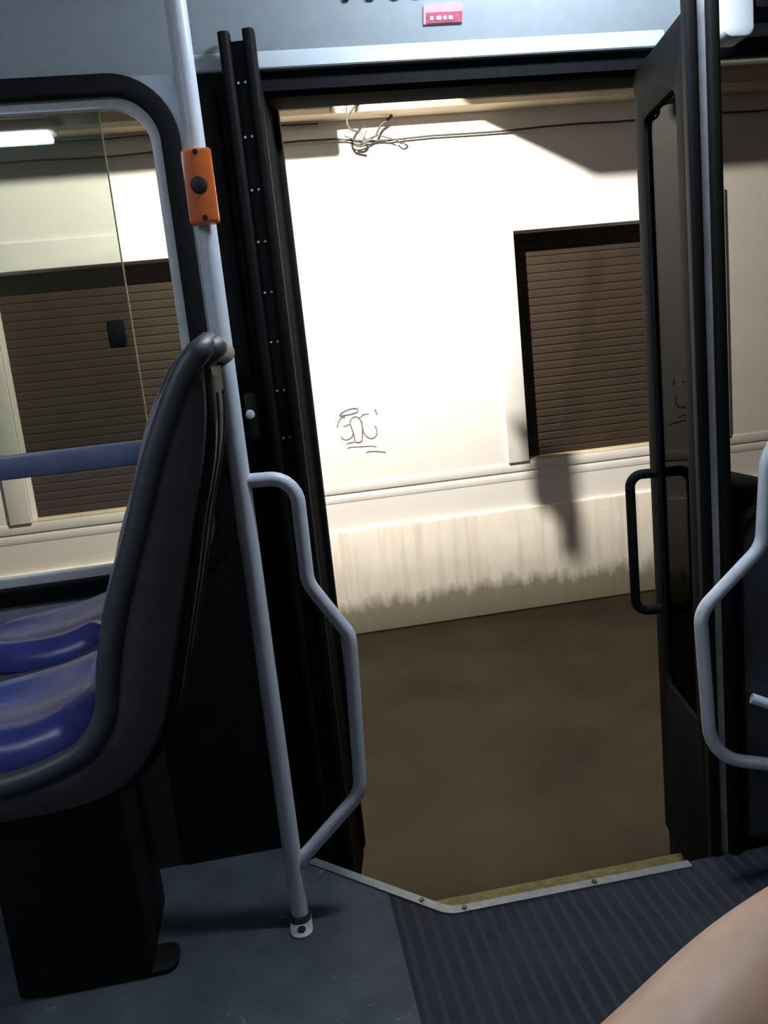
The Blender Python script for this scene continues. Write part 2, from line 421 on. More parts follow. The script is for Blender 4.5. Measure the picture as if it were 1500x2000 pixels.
# ---------------------------------------------------------------- windows of the bus
def ring_plate(name, a, r0, r1, grow0, grow1, w0, w1, material, parent, bevel=0.0):
    x0, z0, x1, z1 = a
    o = rrect(x0-grow0, z0-grow0, x1+grow0, z1+grow0, r0, 12)
    i = rrect(x0-grow1, z0-grow1, x1+grow1, z1+grow1, r1, 12)
    return plate(name, [o, i[::-1]], w0, w1, material, parent, bevel=bevel)
w1 = thing('window_1', 'large rounded bus side window on the left in a thick black gasket', 'window', (-0.9, YW, 0.75), kind='structure')
ring_plate('gasket', W1, 0.14, 0.10, 0.030, -0.012, YW-0.014, YW+0.012, M_rubber, w1, 0.005)
ring_plate('pane_frame', W1, 0.108, 0.08, -0.004, -0.034, YW+0.010, YW+0.030, M_frame, w1, 0.002)
plate('pane', [rrect(W1[0]+0.01, W1[1]+0.01, W1[2]-0.01, W1[3]-0.01, 0.09)], YW+0.034, YW+0.035, G_window, w1)
sp = plate('sliding_pane', [[(W1[0]+0.03, 1.045), (-0.262, 1.045), (-0.262, W1[3]-0.034), (W1[0]+0.03, W1[3]-0.034)]], YW+0.024, YW+0.0245, G_slide, w1)
M_edge = mat('pane_edge_green', (0.17, 0.16, 0.08), 0.3)
box('pane_edge', (-0.2635, YW+0.021, 1.06), (-0.2605, YW+0.0275, W1[3]-0.036), M_edge, sp, 0)
box('latch', (-0.3165, YW+0.012, 1.285), (-0.278, YW+0.0225, 1.345), M_black, sp, 0.006)
br = box('transom_bar', (W1[0]+0.02, YW+0.004, 1.016), (W1[2]-0.02, YW+0.05, 1.070), M_bar, w1, 0.006)
w2 = thing('window_2', 'rounded bus side window right of the door in a black gasket', 'window', (1.8, YW, 0.75), kind='structure')
ring_plate('gasket', W2, 0.14, 0.10, 0.030, -0.012, YW-0.014, YW+0.012, M_rubber, w2, 0.005)
plate('pane', [rrect(W2[0]+0.01, W2[1]+0.01, W2[2]-0.01, W2[3]-0.01, 0.09)], YW+0.034, YW+0.035, G_right, w2)

# ---------------------------------------------------------------- door leaves (swung inwards)
def door_leaf(name, label, near, far, thick, top, bottom, glass, bolts, side):
    """near, far: the two ends (x, y) of the face that looks into the doorway; thick is laid away from it"""
    d = thing(name, label, 'door leaf', (near[0], near[1], bottom), kind='structure')
    n, f = Vector((near[0], near[1], 0)), Vector((far[0], far[1], 0))
    u = (f-n); L = u.length; u /= L
    w = Vector((0, 0, 1)).cross(u) * side          # pointing away from the doorway
    A = Matrix((u, w, Vector((0, 0, 1)))).transposed().to_4x4(); A.translation = n
    r = 0.022
    o = [(0.016, bottom), (L, bottom), (L, top), (0.016, top)]
    hole = rrect(0.085, bottom+0.46, L-0.07, top-0.12, 0.03)
    outl = [o, hole[::-1]] if glass else [o]
    plate('leaf_frame', outl, 0.006, thick-0.006, M_leaf, d, bevel=0.004, M=A)
    if glass:
        plate('leaf_pane', [rrect(0.075, bottom+0.45, L-0.06, top-0.11, 0.03)], thick*0.25, thick*0.25+0.002, G_door, d, M=A)
    for k in (0, 1):                               # two rubber lips along the leading edge
        y0 = 0.0 if k == 0 else thick-0.024
        bm = bmesh.new()
        pr = rrect(-0.014, y0, 0.022, y0+0.024, 0.009, 5)
        R = [[A @ Vector((a, b, z)) for a, b in pr] for z in (bottom-0.01, top+0.028)]
        RR = [[bm.verts.new(q) for q in ring] for ring in R]
        for i in range(len(pr)): bm.faces.new((RR[0][i], RR[0][(i+1) % len(pr)], RR[1][(i+1) % len(pr)], RR[1][i]))
        bm.faces.new(RR[0][::-1]); bm.faces.new(RR[1])
        link('rubber_lip', fin(bm, 'rubber_lip'), M_rubber, d)
    box('edge_channel', (0.004, 0.022, bottom), (0.020, thick-0.022, top+0.012), M_chan if glass else M_black, d, 0.002, M=A)
    return d, A, L, thick
d2, A2, L2, T2 = door_leaf('door_2', 'right door leaf swung inward, glazed, with black loop handle', (0.893, 1.600), (0.968, 1.985), 0.066, 1.80, -0.17, True, False, -1)
hp_ = [(L2-0.055, 0.004, 0.845), (L2-0.055, -0.060, 0.845), (L2-0.055, -0.060, 0.485), (L2-0.055, 0.004, 0.485)]
tube('door_handle', [A2 @ Vector(p) for p in fillet(hp_, 0.032)], 0.0125, M_rubber, d2)
d1, A1, L1, T1 = door_leaf('door_1', 'left door leaf swung inward, solid black with rows of small bolts', (0.088, 1.880), (0.136, 2.12), 0.076, 1.872, -0.17, False, True, 1)
for i in range(11):
    for k in (0, 1):
        z = 0.72 + i*0.108; vv = 0.030 + k*0.015
        p0 = A1 @ Vector((0.003, vv, z)); p1 = A1 @ Vector((-0.003, vv, z))
        cyl('bolt', p0, p1, 0.0026, M_steel, d1, n=10)
box('edge_ridge', (L1-0.06, -0.006, -0.12), (L1-0.03, 0.012, 1.80), M_rubber, d1, 0.004, M=A1)

# ================================================================ STRUCTURE: outside
YB, GZ = 4.68, -0.40
g = box('ground', (-9, 2.03, GZ-0.1), (11, YB+0.3, GZ), M_street, None, 0)
tag(g, 'dark brown asphalt street between the bus and the white building', 'street', kind='structure')
g2 = box('ground', (-9, -7, GZ-0.1), (11, 2.03, GZ-0.0), M_street, None, 0)
tag(g2, 'asphalt street under and behind the bus', 'street', kind='structure')
WA = (-1.31, 0.515, -0.16, 1.838)   # shuttered windows: x0 z0 x1 z1
WB = (1.535, 0.515, 2.70, 1.825)
q = lambda a: [(a[0], a[1]), (a[2], a[1]), (a[2], a[3]), (a[0], a[3])]
bw = plate('wall_building', [[(-9, GZ), (11, GZ), (11, 5.5), (-9, 5.5)], q(WA)[::-1], q(WB)[::-1]], YB, YB+0.35, M_facade)
tag(bw, 'white rendered wall of the building across the narrow street', 'wall', kind='structure')
pl = box('baseboard_building', (-9, YB-0.03, GZ), (11, YB+0.01, 0.237), M_plinth, None, 0.012)
tag(pl, 'stained beige plinth with mossy foot along the building', 'plinth', kind='structure')
co = plate('trim_4', [[(YB+0.02, 2.470), (YB-0.13, 2.474), (YB-0.15, 2.494), (YB-0.15, 2.70), (YB+0.02, 2.73)]], -9, 11, M_cornice, axis='x')
tag(co, 'beige cornice band along the top of the white building wall', 'cornice', kind='structure')
for nm, z0, z1, pr_ in (('trim_5', 0.455, 0.512, 0.006), ('trim_6', 0.400, 0.446, 0.003)):
    b_ = box(nm, (-9, YB-pr_, z0), (11, YB+0.01, z1), M_moulding, None, 0.006)
    tag(b_, 'upper white sill moulding under the shuttered windows' if nm == 'trim_5' else 'lower thin white moulding under the sill band', 'moulding', kind='structure')

def shuttered(name, label, a, mx):
    wn = thing(name, label, 'window', ((a[0]+a[2])/2, YB, a[1]), kind='structure')
    x0, z0, x1, z1 = a
    o = [(x0-mx, z0-0.002), (x1+mx, z0-0.002), (x1+mx, z1+0.14), (x0-mx, z1+0.14)]
    i = [(x0, z0-0.01), (x1, z0-0.01), (x1, z1), (x0, z1)]
    o2 = [(x0-mx, z0-0.002), (x0, z0-0.002), (x0, z1), (x1, z1), (x1, z0-0.002), (x1+mx, z0-0.002), (x1+mx, z1+0.14), (x0-mx, z1+0.14)]
    plate('surround', [o2], YB-0.018, YB+0.01, M_moulding, wn, bevel=0.003)
    # slatted roller shutter
    bm = bmesh.new(); pitch = 0.047; z = z0; rows = []
    while z < z1+0.02:
        for dz, dy in ((0, 0.003), (0.006, 0.0), (0.036, 0.0), (0.043, 0.003), (0.0465, 0.006)):
            rows.append((z+dz, YB+0.118+dy))
        z += pitch
    prev = None
    for zz, yy in rows:
        cur = (bm.verts.new((x0-0.02, yy, zz)), bm.verts.new((x1+0.02, yy, zz)))
        if prev: bm.faces.new((prev[0], prev[1], cur[1], cur[0]))
        prev = cur
    me = fin(bm, 'shutter'); so = link('shutter', me, M_shutter, wn, smooth=False)
    mod = so.modifiers.new('solid', 'SOLIDIFY'); mod.thickness = 0.012; mod.offset = 1
    box('inner_sill', (x0, YB-0.004, z0-0.012), (x1, YB+0.14, z0+0.004), M_cornice, wn, 0.003)
    return wn
shuttered('window_3', 'brown roller shutter window of the building seen through the left bus window', WA, 0.115)
shuttered('window_4', 'brown roller shutter window of the building seen through the open door', WB, 0.125)

# ================================================================ THINGS outside
def balcony(x0, x1, depth, label):
    b = thing('balcony', label, 'balcony', ((x0+x1)/2, YB, 2.75), 'balconies above the cornice')
    box('slab', (x0, YB-depth, 2.75), (x1, YB-0.005, 2.87), M_slab, b, 0.01)
    box('parapet', (x0, YB-depth, 2.871), (x1, YB-depth+0.08, 2.95), M_slab, b, 0.006)
balcony(-3.6, 0.426, 1.00, 'concrete balcony above the cornice, left of the street lamp')
balcony(0.769, 5.5, 1.106, 'concrete balcony above the cornice, right of the street lamp')

lampo = thing('street_lamp', 'wall-mounted street lamp hanging over the narrow street', 'street lamp', (STREET_LAMP_AT[0], YB, 3.2))
lx, ly, lz = STREET_LAMP_AT
tube('lamp_arm', fillet([(lx, YB-0.005, 3.15), (lx, 3.6, 3.35), (lx, ly+0.05, 3.30), (lx, ly+0.05, 3.141)], 0.1), 0.02, M_black, lampo)
box('hood_top', (lx-0.16, ly-0.06, 3.10), (lx+0.16, ly+0.16, 3.14), M_black, lampo, 0.008)
box('bus_side_shield', (lx-0.16, ly-0.085, 2.80), (lx+0.16, ly-0.061, 3.14), M_black, lampo, 0.006)  # unseen plate added to keep lamp light out of the bus
box('bulb_holder', (lx-0.03, ly-0.03, 3.005), (lx+0.03, ly+0.03, 3.099), M_black, lampo, 0.006)

# added out-of-view plate under the right balcony, cut to cast the sill shadow
hsn = thing('shadow_caster', 'unseen dark plate added under the right balcony to shadow the sill', 'bracket', (0.60, 3.49, 2.45))
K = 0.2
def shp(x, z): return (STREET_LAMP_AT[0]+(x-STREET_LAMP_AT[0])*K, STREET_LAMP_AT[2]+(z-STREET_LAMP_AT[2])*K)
plate('shadow_plate', [[shp(*p) for p in ((1.44, 0.72), (1.60, 0.74), (1.80, 0.60), (1.80, 0.30), (1.83, 0.18), (1.83, -0.12), (1.715, -0.13), (1.715, 0.10), (1.70, 0.15), (1.62, 0.19), (1.55, 0.25), (1.535, 0.30), (1.535, 0.60))]], 3.488, 3.496, M_black, hsn)
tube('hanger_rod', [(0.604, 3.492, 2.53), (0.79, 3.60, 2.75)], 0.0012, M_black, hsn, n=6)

# cables along the facade
YC = 4.660
def sag(x0, z0, x1, z1, s, n=24, y=YC):
    return [(x0+(x1-x0)*k/n, y, z0+(z1-z0)*k/n - s*math.sin(PI*k/n) + 0.004*math.sin(k*1.7)) for k in range(n+1)]
cb = tube('facade_cable', sag(-4, 2.405, 0.58, 2.375, 0.02) + sag(0.60, 2.372, 0.88, 2.352, 0.01, 6) + sag(0.9, 2.352, 6, 2.36, -0.02), 0.0055, M_cable, None, n=8)
tag(cb, 'long dark cable running along the building under the cornice', 'cable')
cb2 = tube('facade_cable', sag(-4, 2.47, 0.50, 2.458, 0.01), 0.004, M_cable, None, n=8)
tag(cb2, 'thin upper cable ending at the tangle on the left of the facade', 'cable')
tg = thing('cable_tangle', 'tangle of loose cable ends hanging from the cornice above the white wall', 'cable', (0.7, YC, 2.4))
yt = YB-0.17
def cab(pts, r=0.006, y=None):
    P = [Vector((x, YC-0.022 if y is None else y, z)) for x, z in pts]
    out = []
    for i in range(len(P)-1):
        for k in range(5):
            t = k/5; p0 = P[max(i-1, 0)]; p1 = P[i]; p2 = P[i+1]; p3 = P[min(i+2, len(P)-1)]
            out.append(0.5*((2*p1)+(p2-p0)*t+(2*p0-5*p1+4*p2-p3)*t*t+(3*p1-p0-3*p2+p3)*t**3))
    out.append(P[-1]); return tube('loose_end', out, r*0.65, M_cable, tg, n=7)
cab([(0.55, 2.66), (0.56, 2.56), (0.555, 2.47)], 0.004, yt)
cab([(0.72, 2.62), (0.69, 2.57), (0.65, 2.52), (0.62, 2.47)], 0.0035, yt)
cab([(0.74, 2.56), (0.70, 2.51), (0.655, 2.46), (0.635, 2.42), (0.65, 2.38), (0.70, 2.365)], 0.010, yt)
cab([(0.83, 2.64), (0.80, 2.60), (0.775, 2.56), (0.785, 2.53), (0.81, 2.55), (0.79, 2.59)], 0.010, yt)
cab([(0.93, 2.63), (0.89, 2.59), (0.83, 2.575), (0.80, 2.55)], 0.005, yt)
cab([(0.63, 2.385), (0.68, 2.36), (0.74, 2.355), (0.80, 2.372), (0.86, 2.36), (0.90, 2.345)], 0.006)
cab([(0.66, 2.345), (0.70, 2.335), (0.76, 2.35), (0.80, 2.37)], 0.007)
cab([(0.69, 2.33), (0.72, 2.325), (0.745, 2.34), (0.735, 2.37)], 0.010)
cab([(0.80, 2.37), (0.83, 2.42), (0.87, 2.445), (0.90, 2.47)], 0.011)
cab([(0.71, 2.36), (0.73, 2.40), (0.75, 2.43)], 0.004)
cab([(0.91, 2.345), (0.935, 2.325), (0.96, 2.335), (0.945, 2.35)], 0.007)

# graffiti scrawl
gf = thing('graffiti_tag', 'small black scrawl reading SOS with an oval above it on the white wall', 'graffiti', (0.53, YB, 0.80))
def gp(px, py):   # scrawl laid out on the wall, metres
    return Vector((0.352 + px*0.000295 , YB-0.0015, 0.992 - py*0.000295 + 0.0))
def stroke(name, pts, r=0.004, closed=False):
    P = [gp(*p) for p in pts]; out = []
    N = len(P); M_ = N if closed else N-1
    for i in range(M_):
        for k in range(4):
            t = k/4
            if closed: p0, p1, p2, p3 = P[i-1], P[i], P[(i+1) % N], P[(i+2) % N]
            else: p0, p1, p2, p3 = P[max(i-1, 0)], P[i], P[i+1], P[min(i+2, N-1)]
            out.append(0.5*((2*p1)+(p2-p0)*t+(2*p0-5*p1+4*p2-p3)*t*t+(3*p1-p0-3*p2+p3)*t**3))
    if not closed: out.append(P[-1])
    tube(name, out, r, M_spray, gf, n=8, closed=closed, flat=((0, 1, 0), 0.3))
stroke('oval_stroke', [(300, 300), (380, 235), (520, 195), (650, 200), (660, 250), (590, 285), (430, 300)], 0.0045, True)
stroke('letter_stroke', [(410, 340), (330, 345), (265, 420), (225, 510)], 0.0035)
stroke('letter_stroke', [(350, 512), (420, 500), (480, 490), (510, 600), (510, 710), (430, 770), (330, 765), (280, 700)], 0.0032)
stroke('letter_stroke', [(490, 440), (540, 370), (620, 355), (690, 420), (715, 560), (700, 720), (670, 840), (560, 840), (535, 700), (500, 540)], 0.0038, True)
stroke('letter_stroke', [(870, 330), (790, 325), (700, 370), (690, 430), (730, 480)], 0.0034)
stroke('letter_stroke', [(725, 600), (740, 700), (820, 790), (910, 805), (980, 740), (990, 640), (960, 570)], 0.0034)
stroke('tick_stroke', [(995, 250), (1010, 290), (1025, 350)], 0.005)
stroke('underline_stroke', [(375, 850), (440, 845), (540, 838)], 0.003)
stroke('underline_stroke', [(380, 945), (460, 930), (640, 942), (860, 955), (950, 985)], 0.0026)
stroke('underline_stroke', [(735, 1065), (830, 1058), (950, 1072), (1060, 1095), (1120, 1110)], 0.003)

# ================================================================ THINGS inside the bus
# ---- left grab pole with hand loop
PX, PY = -0.056, 1.645
gpole = thing('grab_pole', 'tall grey floor-to-ceiling pole left of the door with a bent hand loop', 'grab pole', (PX, PY, 0), 'grey grab poles beside the door')
cyl('pole_tube', (PX, PY, 0.004), (PX, PY, 2.279), 0.0195, M_pole, gpole, n=28)
loop = fillet([(PX, PY, 0.988), (0.052, PY-0.004, 0.985), (0.050, PY-0.006, 0.765), (0.124, PY-0.008, 0.64), (0.108, PY-0.008, 0.285), (PX, PY, 0.130)], [0.055, 0.07, 0.06, 0.07])
tube('hand_loop', loop, 0.0148, M_pole, gpole, n=18)
fo = plate('foot_plate', [rrect(PX-0.024, PY-0.062, PX+0.024, PY+0.022, [0.022, 0.022, 0.008, 0.008])], 0.0005, 0.006, M_steel, gpole, axis='z', bevel=0.001)
cyl('bolt', (PX, PY-0.042, 0.006), (PX, PY-0.042, 0.012), 0.009, M_screw, fo, n=6)
cyl('pole_clamp', (PX, PY, 0.006), (PX, PY, 0.022), 0.0225, M_shell, gpole, n=24)

# ---- stop button box on the pole
sb = thing('stop_button_box', 'orange push-button box with round black button clamped on the left pole', 'button box', (PX, PY-0.02, 1.54))
plate('housing', [rrect(PX-0.026, 1.474, PX+0.028, 1.606, 0.007, 5)], PY-0.047, PY-0.0196, M_orange, sb, bevel=0.006)
cyl('button', (PX-0.001, PY-0.046, 1.541), (PX-0.001, PY-0.0525, 1.541), 0.0155, M_button, sb, n=28, bevel=0.003)
cyl('screw', (PX, PY-0.0465, 1.598), (PX, PY-0.0485, 1.598), 0.005, M_screw, sb, n=12)
cyl('screw', (PX+0.002, PY-0.0465, 1.484), (PX+0.002, PY-0.0485, 1.484), 0.005, M_screw, sb, n=12)

# ---- right grab pole
QX, QY = 1.19, 1.50
gp2 = thing('grab_pole', 'grey pole right of the door whose bent hand loop crosses the right door leaf', 'grab pole', (QX, QY, 0), 'grey grab poles beside the door')
cyl('pole_tube', (QX, QY, 0.004), (QX, QY, 2.279), 0.0195, M_pole, gp2, n=28)
loop = fillet([(QX, QY, 0.985), (0.990, QY, 0.985), (0.972, QY, 0.745), (0.832, QY, 0.625), (0.846, QY, 0.30), (QX, QY, 0.195)], [0.09, 0.06, 0.06, 0.10])
tube('hand_loop', loop, 0.0140, M_pole, gp2, n=18)
plate('foot_plate', [rrect(QX-0.024, QY-0.062, QX+0.024, QY+0.022, [0.022, 0.022, 0.008, 0.008])], 0.0005, 0.006, M_steel, gp2, axis='z', bevel=0.001)
tube('brace', [(0.992, 1.580, 0.376), (QX, QY, 0.29)], 0.012, M_pole, gp2, n=14)

# ---- modesty panel and black corner box behind the right loop
mp_ = thing('modesty_panel', 'dark slate partition panel standing behind the right hand loop', 'partition', (1.3, 1.60, 0))
plate('board', [rrect(0.985, 0.02, 1.75, 0.80, [0.01, 0.01, 0.06, 0.09])], 1.60, 1.618, M_panel, mp_, bevel=0.004)
plate('edge_profile', [rrect(0.972, 0.012, 1.762, 0.812, [0.012, 0.012, 0.07, 0.10]), rrect(0.987, 0.022, 1.748, 0.798, [0.01, 0.01, 0.06, 0.09])[::-1]], 1.594, 1.624, M_rubber, mp_, bevel=0.003)
for xx in (1.15, 1.6): box('foot', (xx, 1.59, 0.0005), (xx+0.05, 1.63, 0.02), M_black, mp_, 0.003)
cbx = thing('corner_box', 'black upright box between the right door leaf and the slate partition', 'cover box', (1.12, 1.80, 0))
plate('cover', [rrect(1.055, 0.001, 1.20, 0.83, [0.004, 0.004, 0.06, 0.02])], 1.70, 1.935, M_black, cbx, bevel=0.004)

# ---- seats
def lerp_table(tb, s):
    for (a, va), (b, vb) in zip(tb, tb[1:]):
        if s <= b:
            t = (s-a)/(b-a); return tuple(p+(q_-p)*t for p, q_ in zip(va, vb))
    return tb[-1][1]
FRONT = [(-0.083, 1.238), (-0.103, 1.215), (-0.126, 1.175), (-0.160, 1.103), (-0.197, 1.006), (-0.233, 0.920), (-0.258, 0.840),
         (-0.272, 0.775), (-0.300, 0.738), (-0.345, 0.719), (-0.40, 0.708), (-0.50, 0.702), (-0.60, 0.703), (-0.66, 0.690)]
BACK = [(-0.060, 1.228), (-0.062, 1.20), (-0.064, 1.15), (-0.074, 1.09), (-0.098, 1.01), (-0.122, 0.92), (-0.148, 0.83),
        (-0.180, 0.73), (-0.235, 0.66), (-0.300, 0.635), (-0.40, 0.63), (-0.50, 0.635), (-0.60, 0.65), (-0.662, 0.672)]
def smooth_path(P, n=4):
    P = [Vector(p) for p in P]; out = []
    for i in range(len(P)-1):
        for k in range(n):
            t = k/n; p0, p1, p2, p3 = P[max(i-1, 0)], P[i], P[i+1], P[min(i+2, len(P)-1)]
            out.append(0.5*((2*p1)+(p2-p0)*t+(2*p0-5*p1+4*p2-p3)*t*t+(3*p1-p0-3*p2+p3)*t**3))
    out.append(P[-1]); return out
FS = smooth_path([(x, 0, z) for x, z in FRONT]); BS = smooth_path([(x, 0, z) for x, z in BACK])

def cushion(name, s0, s1, y0, y1, puff, material, parent, dome=False):
    """puffy pad laid on the front surface between path indices s0..s1"""
    P = FS[s0:s1+1]; n = len(P); m_ = 14
    def nrm(i):
        a = P[max(i-1, 0)]; b = P[min(i+1, n-1)]; t = (b-a).normalized(); return Vector((t.z, 0, -t.x)) * -1
    top, bot = [], []
    for i in range(n):
        fi = i/(n-1); N = nrm(i)
        if N.z < 0 and abs(N.z) > abs(N.x): N = -N
        if N.x > 0 and abs(N.x) > abs(N.z): N = -N
        row = []; rb = []
        for j in range(m_+1):
            fj = j/m_
            e = min(1, (1-abs(2*fi-1))*4.5)**0.5 * min(1, (1-abs(2*fj-1))*4.5)**0.5
            dish = 0.010*math.cos((fj-0.5)*2*PI)
            # rounded plan corners
            yy = y0+(y1-y0)*fj
            shrink = (1 - 0.18*max(0, abs(2*fi-1)-0.6)/0.4) if fi < 0.40 or not dome else math.sqrt(max(0.02, 1-((fi-0.40)/0.62)**2))
            yy = (y0+y1)/2 + (yy-(y0+y1)/2)*shrink
            row.append(P[i] + N*(0.002+puff*e - dish*e) + Vector((0, yy, 0)))
            rb.append(P[i] - N*0.012 + Vector((0, yy, 0)))
        top.append(row); bot.append(rb)
    bm = bmesh.new()
    T = [[bm.verts.new(p) for p in r_] for r_ in top]; B = [[bm.verts.new(p) for p in r_] for r_ in bot]
    for i in range(n-1):
        for j in range(m_):
            bm.faces.new((T[i][j], T[i+1][j], T[i+1][j+1], T[i][j+1])); bm.faces.new((B[i][j], B[i][j+1], B[i+1][j+1], B[i+1][j]))
    for i in range(n-1):
        bm.faces.new((T[i][0], B[i][0], B[i+1][0], T[i+1][0])); bm.faces.new((T[i][m_], T[i+1][m_], B[i+1][m_], B[i][m_]))
    for j in range(m_):
        bm.faces.new((T[0][j], T[0][j+1], B[0][j+1], B[0][j])); bm.faces.new((T[-1][j], B[-1][j], B[-1][j+1], T[-1][j+1]))
    return link(name, fin(bm, name), material, parent, angle=60)

def bus_seat(y0, y1, dx, label):
    t = thing('bus_seat', label, 'bus seat', (-0.35, (y0+y1)/2, 0.62), 'pair of blue bus seats')
    w = y1-y0
    # shell: closed body between front and back surface
    def ring(y, k, inset):
        pts = []
        for i, p in enumerate(FS):
            b = BS[i]; pts.append(Vector((p.x, y, p.z)) + (b-p)*(0.22+inset))
        for i in range(len(BS)-1, -1, -1):
            p = FS[i]; b = BS[i]
            pts.append(Vector((b.x, y, b.z)) + (p-b)*(inset+k))
        return pts
    rings = [ring(y0+0.004, 0.30, 0.10), ring(y0+0.012, 0.12, 0.0), ring(y0+0.03, 0.03, 0.0), ring(y0+0.08, 0.0, 0.0), ring(y1-0.08, 0.0, 0.0), ring(y1-0.03, 0.03, 0.0), ring(y1-0.012, 0.12, 0.0), ring(y1-0.004, 0.30, 0.10)]
    loft('shell', rings, M_shell, t, angle=45)
    # rim flange along both sides and over the top
    def rim(y):
        P = [Vector((p.x, y, p.z)) + (BS[i]-p).normalized()*0.016 for i, p in enumerate(FS)]
        return P
    a, b = rim(y0+0.012), rim(y1-0.012)
    path = a[::-1] + [Vector((a[0].x+0.012, y0+0.05, a[0].z+0.010)), Vector((a[0].x+0.014, (y0+y1)/2, a[0].z+0.012)), Vector((b[0].x+0.012, y1-0.05, b[0].z+0.010))] + b
    tube('rim', path, 0.0160, M_rim, t, n=12)
    cushion('seat_cushion', 31, 47, y0+0.035, y1-0.035, 0.028, M_blue, t, True)
    cushion('back_cushion', 6, 27, y0+0.05, y1-0.05, 0.0, M_blue, t)
    # moulded grab handle over the top edge
    hx = -0.048
    hp2 = fillet([(-0.070, y0+0.03, 1.222), (hx+0.0, y0+0.045, 1.236), (hx+0.002, y1-0.06, 1.236), (-0.070, y1-0.03, 1.222)], 0.02)
    tube('grab_handle', hp2, 0.017, M_rim, t, n=12)
    # black sheet shading the rear face by its colour, plus moulded ribs
    bm = bmesh.new(); prev = None
    for i in range(2, 40):
        b = BS[i]; o = (b-FS[i]).normalized()*0.004
        row = [bm.verts.new((b.x+o.x*k, yy, b.z+o.z*k)) for yy, k in ((y0+0.022, -1.2), (y0+0.034, 1.0), (y1-0.034, 1.0), (y1-0.022, -1.2))]
        if prev:
            for k in range(3): bm.faces.new((prev[k], prev[k+1], row[k+1], row[k]))
        prev = row
    rc = link('rear_shade_sheet', fin(bm, 'rear_shade_sheet'), M_black, t)
    sm = rc.modifiers.new('solid', 'SOLIDIFY'); sm.thickness = 0.003; sm.offset = 0
    for yy in (y0+0.10, y1-0.10):
        rib = [Vector((BS[i].x+0.003, yy, BS[i].z)) for i in range(6, 34, 2)]
        tube('rear_rib', rib, 0.006, M_black, t, n=8)
    t.location.x += dx                              # parts follow
    return t
bus_seat(1.075, 1.480, 0.0, 'dark grey bus seat with blue vinyl pads nearest the aisle')
bus_seat(1.500, 1.905, -0.05, 'dark grey bus seat with blue vinyl pads next to the left window')
pd = thing('seat_pedestal', 'black steel pedestal carrying the pair of blue bus seats', 'pedestal', (-0.49, 1.62, 0))
box('column', (-0.63, 1.555, 0.008), (-0.365, 1.80, 0.595), M_black, pd, 0.008)
plate('base_plate', [rrect(-0.60, 1.558, -0.316, 1.645, 0.028)], 0.0005, 0.012, M_black, pd, axis='z', bevel=0.003)
plate('cross_beam', [[(-0.60, 0.596), (-0.285, 0.596), (-0.27, 0.625), (-0.60, 0.625)]], 1.12, 1.88, M_black, pd)

# ---- warning sticker and lettering on the cove panel
CT = math.atan2(0.040, 0.08)       # lean of the cove there
def on_cove(x, z):                  # point and tangent of the cove between z 1.94 and 2.02
    t = (z-1.94)/0.08; return Vector((x, 1.905-0.040*t, z))
def cove_M(x, z):
    return Matrix.Translation(on_cove(x, z)) @ Matrix.Rotation(CT, 4, 'X')
Mc = cove_M(0.505, 1.925)
Mc = Matrix.Translation(Vector((0.505, 1.912, 1.924))) @ Matrix.Rotation(math.atan2(0.025, 0.055), 4, 'X')
sk = thing('warning_sticker', 'small pink and red sticker on the pale panel above the door', 'sticker', (0.505, 1.91, 1.92))
plate('sticker_sheet', [rrect(-0.044, -0.0185, 0.044, 0.0185, 0.002, 3)], -0.0022, -0.0006, M_red, sk, M=Mc)
plate('red_band', [rrect(-0.038, -0.0165, 0.043, 0.004, 0.001, 3)], -0.0032, -0.0023, M_dred, sk, M=Mc)
for k, (a, b) in enumerate(((-0.030, -0.022), (-0.016, -0.004), (0.0, 0.008), (0.012, 0.022))):
    plate('pale_mark', [rrect(a, -0.011, b, -0.003, 0.002, 3)], -0.0040, -0.0033, M_white, sk, M=Mc)
lt = thing('panel_lettering', 'row of small dark marks cut off by the top edge, left of the sticker', 'lettering', (0.38, 1.89, 1.98))
for gx, gw in ((0.293, 0.010), (0.345, 0.016), (0.399, 0.016), (0.446, 0.012)):
    Ml = Matrix.Translation(on_cove(gx, 1.9555 - (gx-0.37)*0.004)) @ Matrix.Rotation(CT, 4, 'X')
    P = fillet([(-gw/2, -0.001, 0.030), (-gw/2, -0.001, 0.0), (gw/2, -0.001, 0.002)], 0.006)
    tube('glyph', [Ml @ p for p in P], 0.0035, M_ink, lt, n=8)

# ---- ceiling lights
def ceiling_light(x0, x1, y, em, label):
    c = thing('ceiling_light', label, 'ceiling light', ((x0+x1)/2, y, 2.28), 'strip lights on the bus ceiling')
    box('housing', (x0-0.02, y-0.06, 2.245), (x1+0.02, y+0.06, 2.279), M_ceil, c, 0.004)
    box('diffuser', (x0, y-0.045, 2.215), (x1, y+0.045, 2.2445), em, c, 0.012, seg=3)
ceiling_light(-2.3, -0.70, 0.20, E_near, 'long strip light on the ceiling left of the viewer')
ceiling_light(0.47, 0.88, 1.50, E_door, 'short strip light on the ceiling in front of the door')

# ---- fixture in the top right corner
cf = thing('corner_fitting', 'pale rounded fitting under the cove right of the door leaf', 'fitting', (1.10, 1.86, 1.90))
plate('cover', [rrect(1.10, 1.808, 1.172, 2.05, [0.02, 0.02, 0.006, 0.006])], 1.80, 1.87, M_ceil, cf, bevel=0.006)
box('bracket', (1.178, 1.80, 1.86), (1.30, 1.90, 2.03), M_black, cf, 0.02)

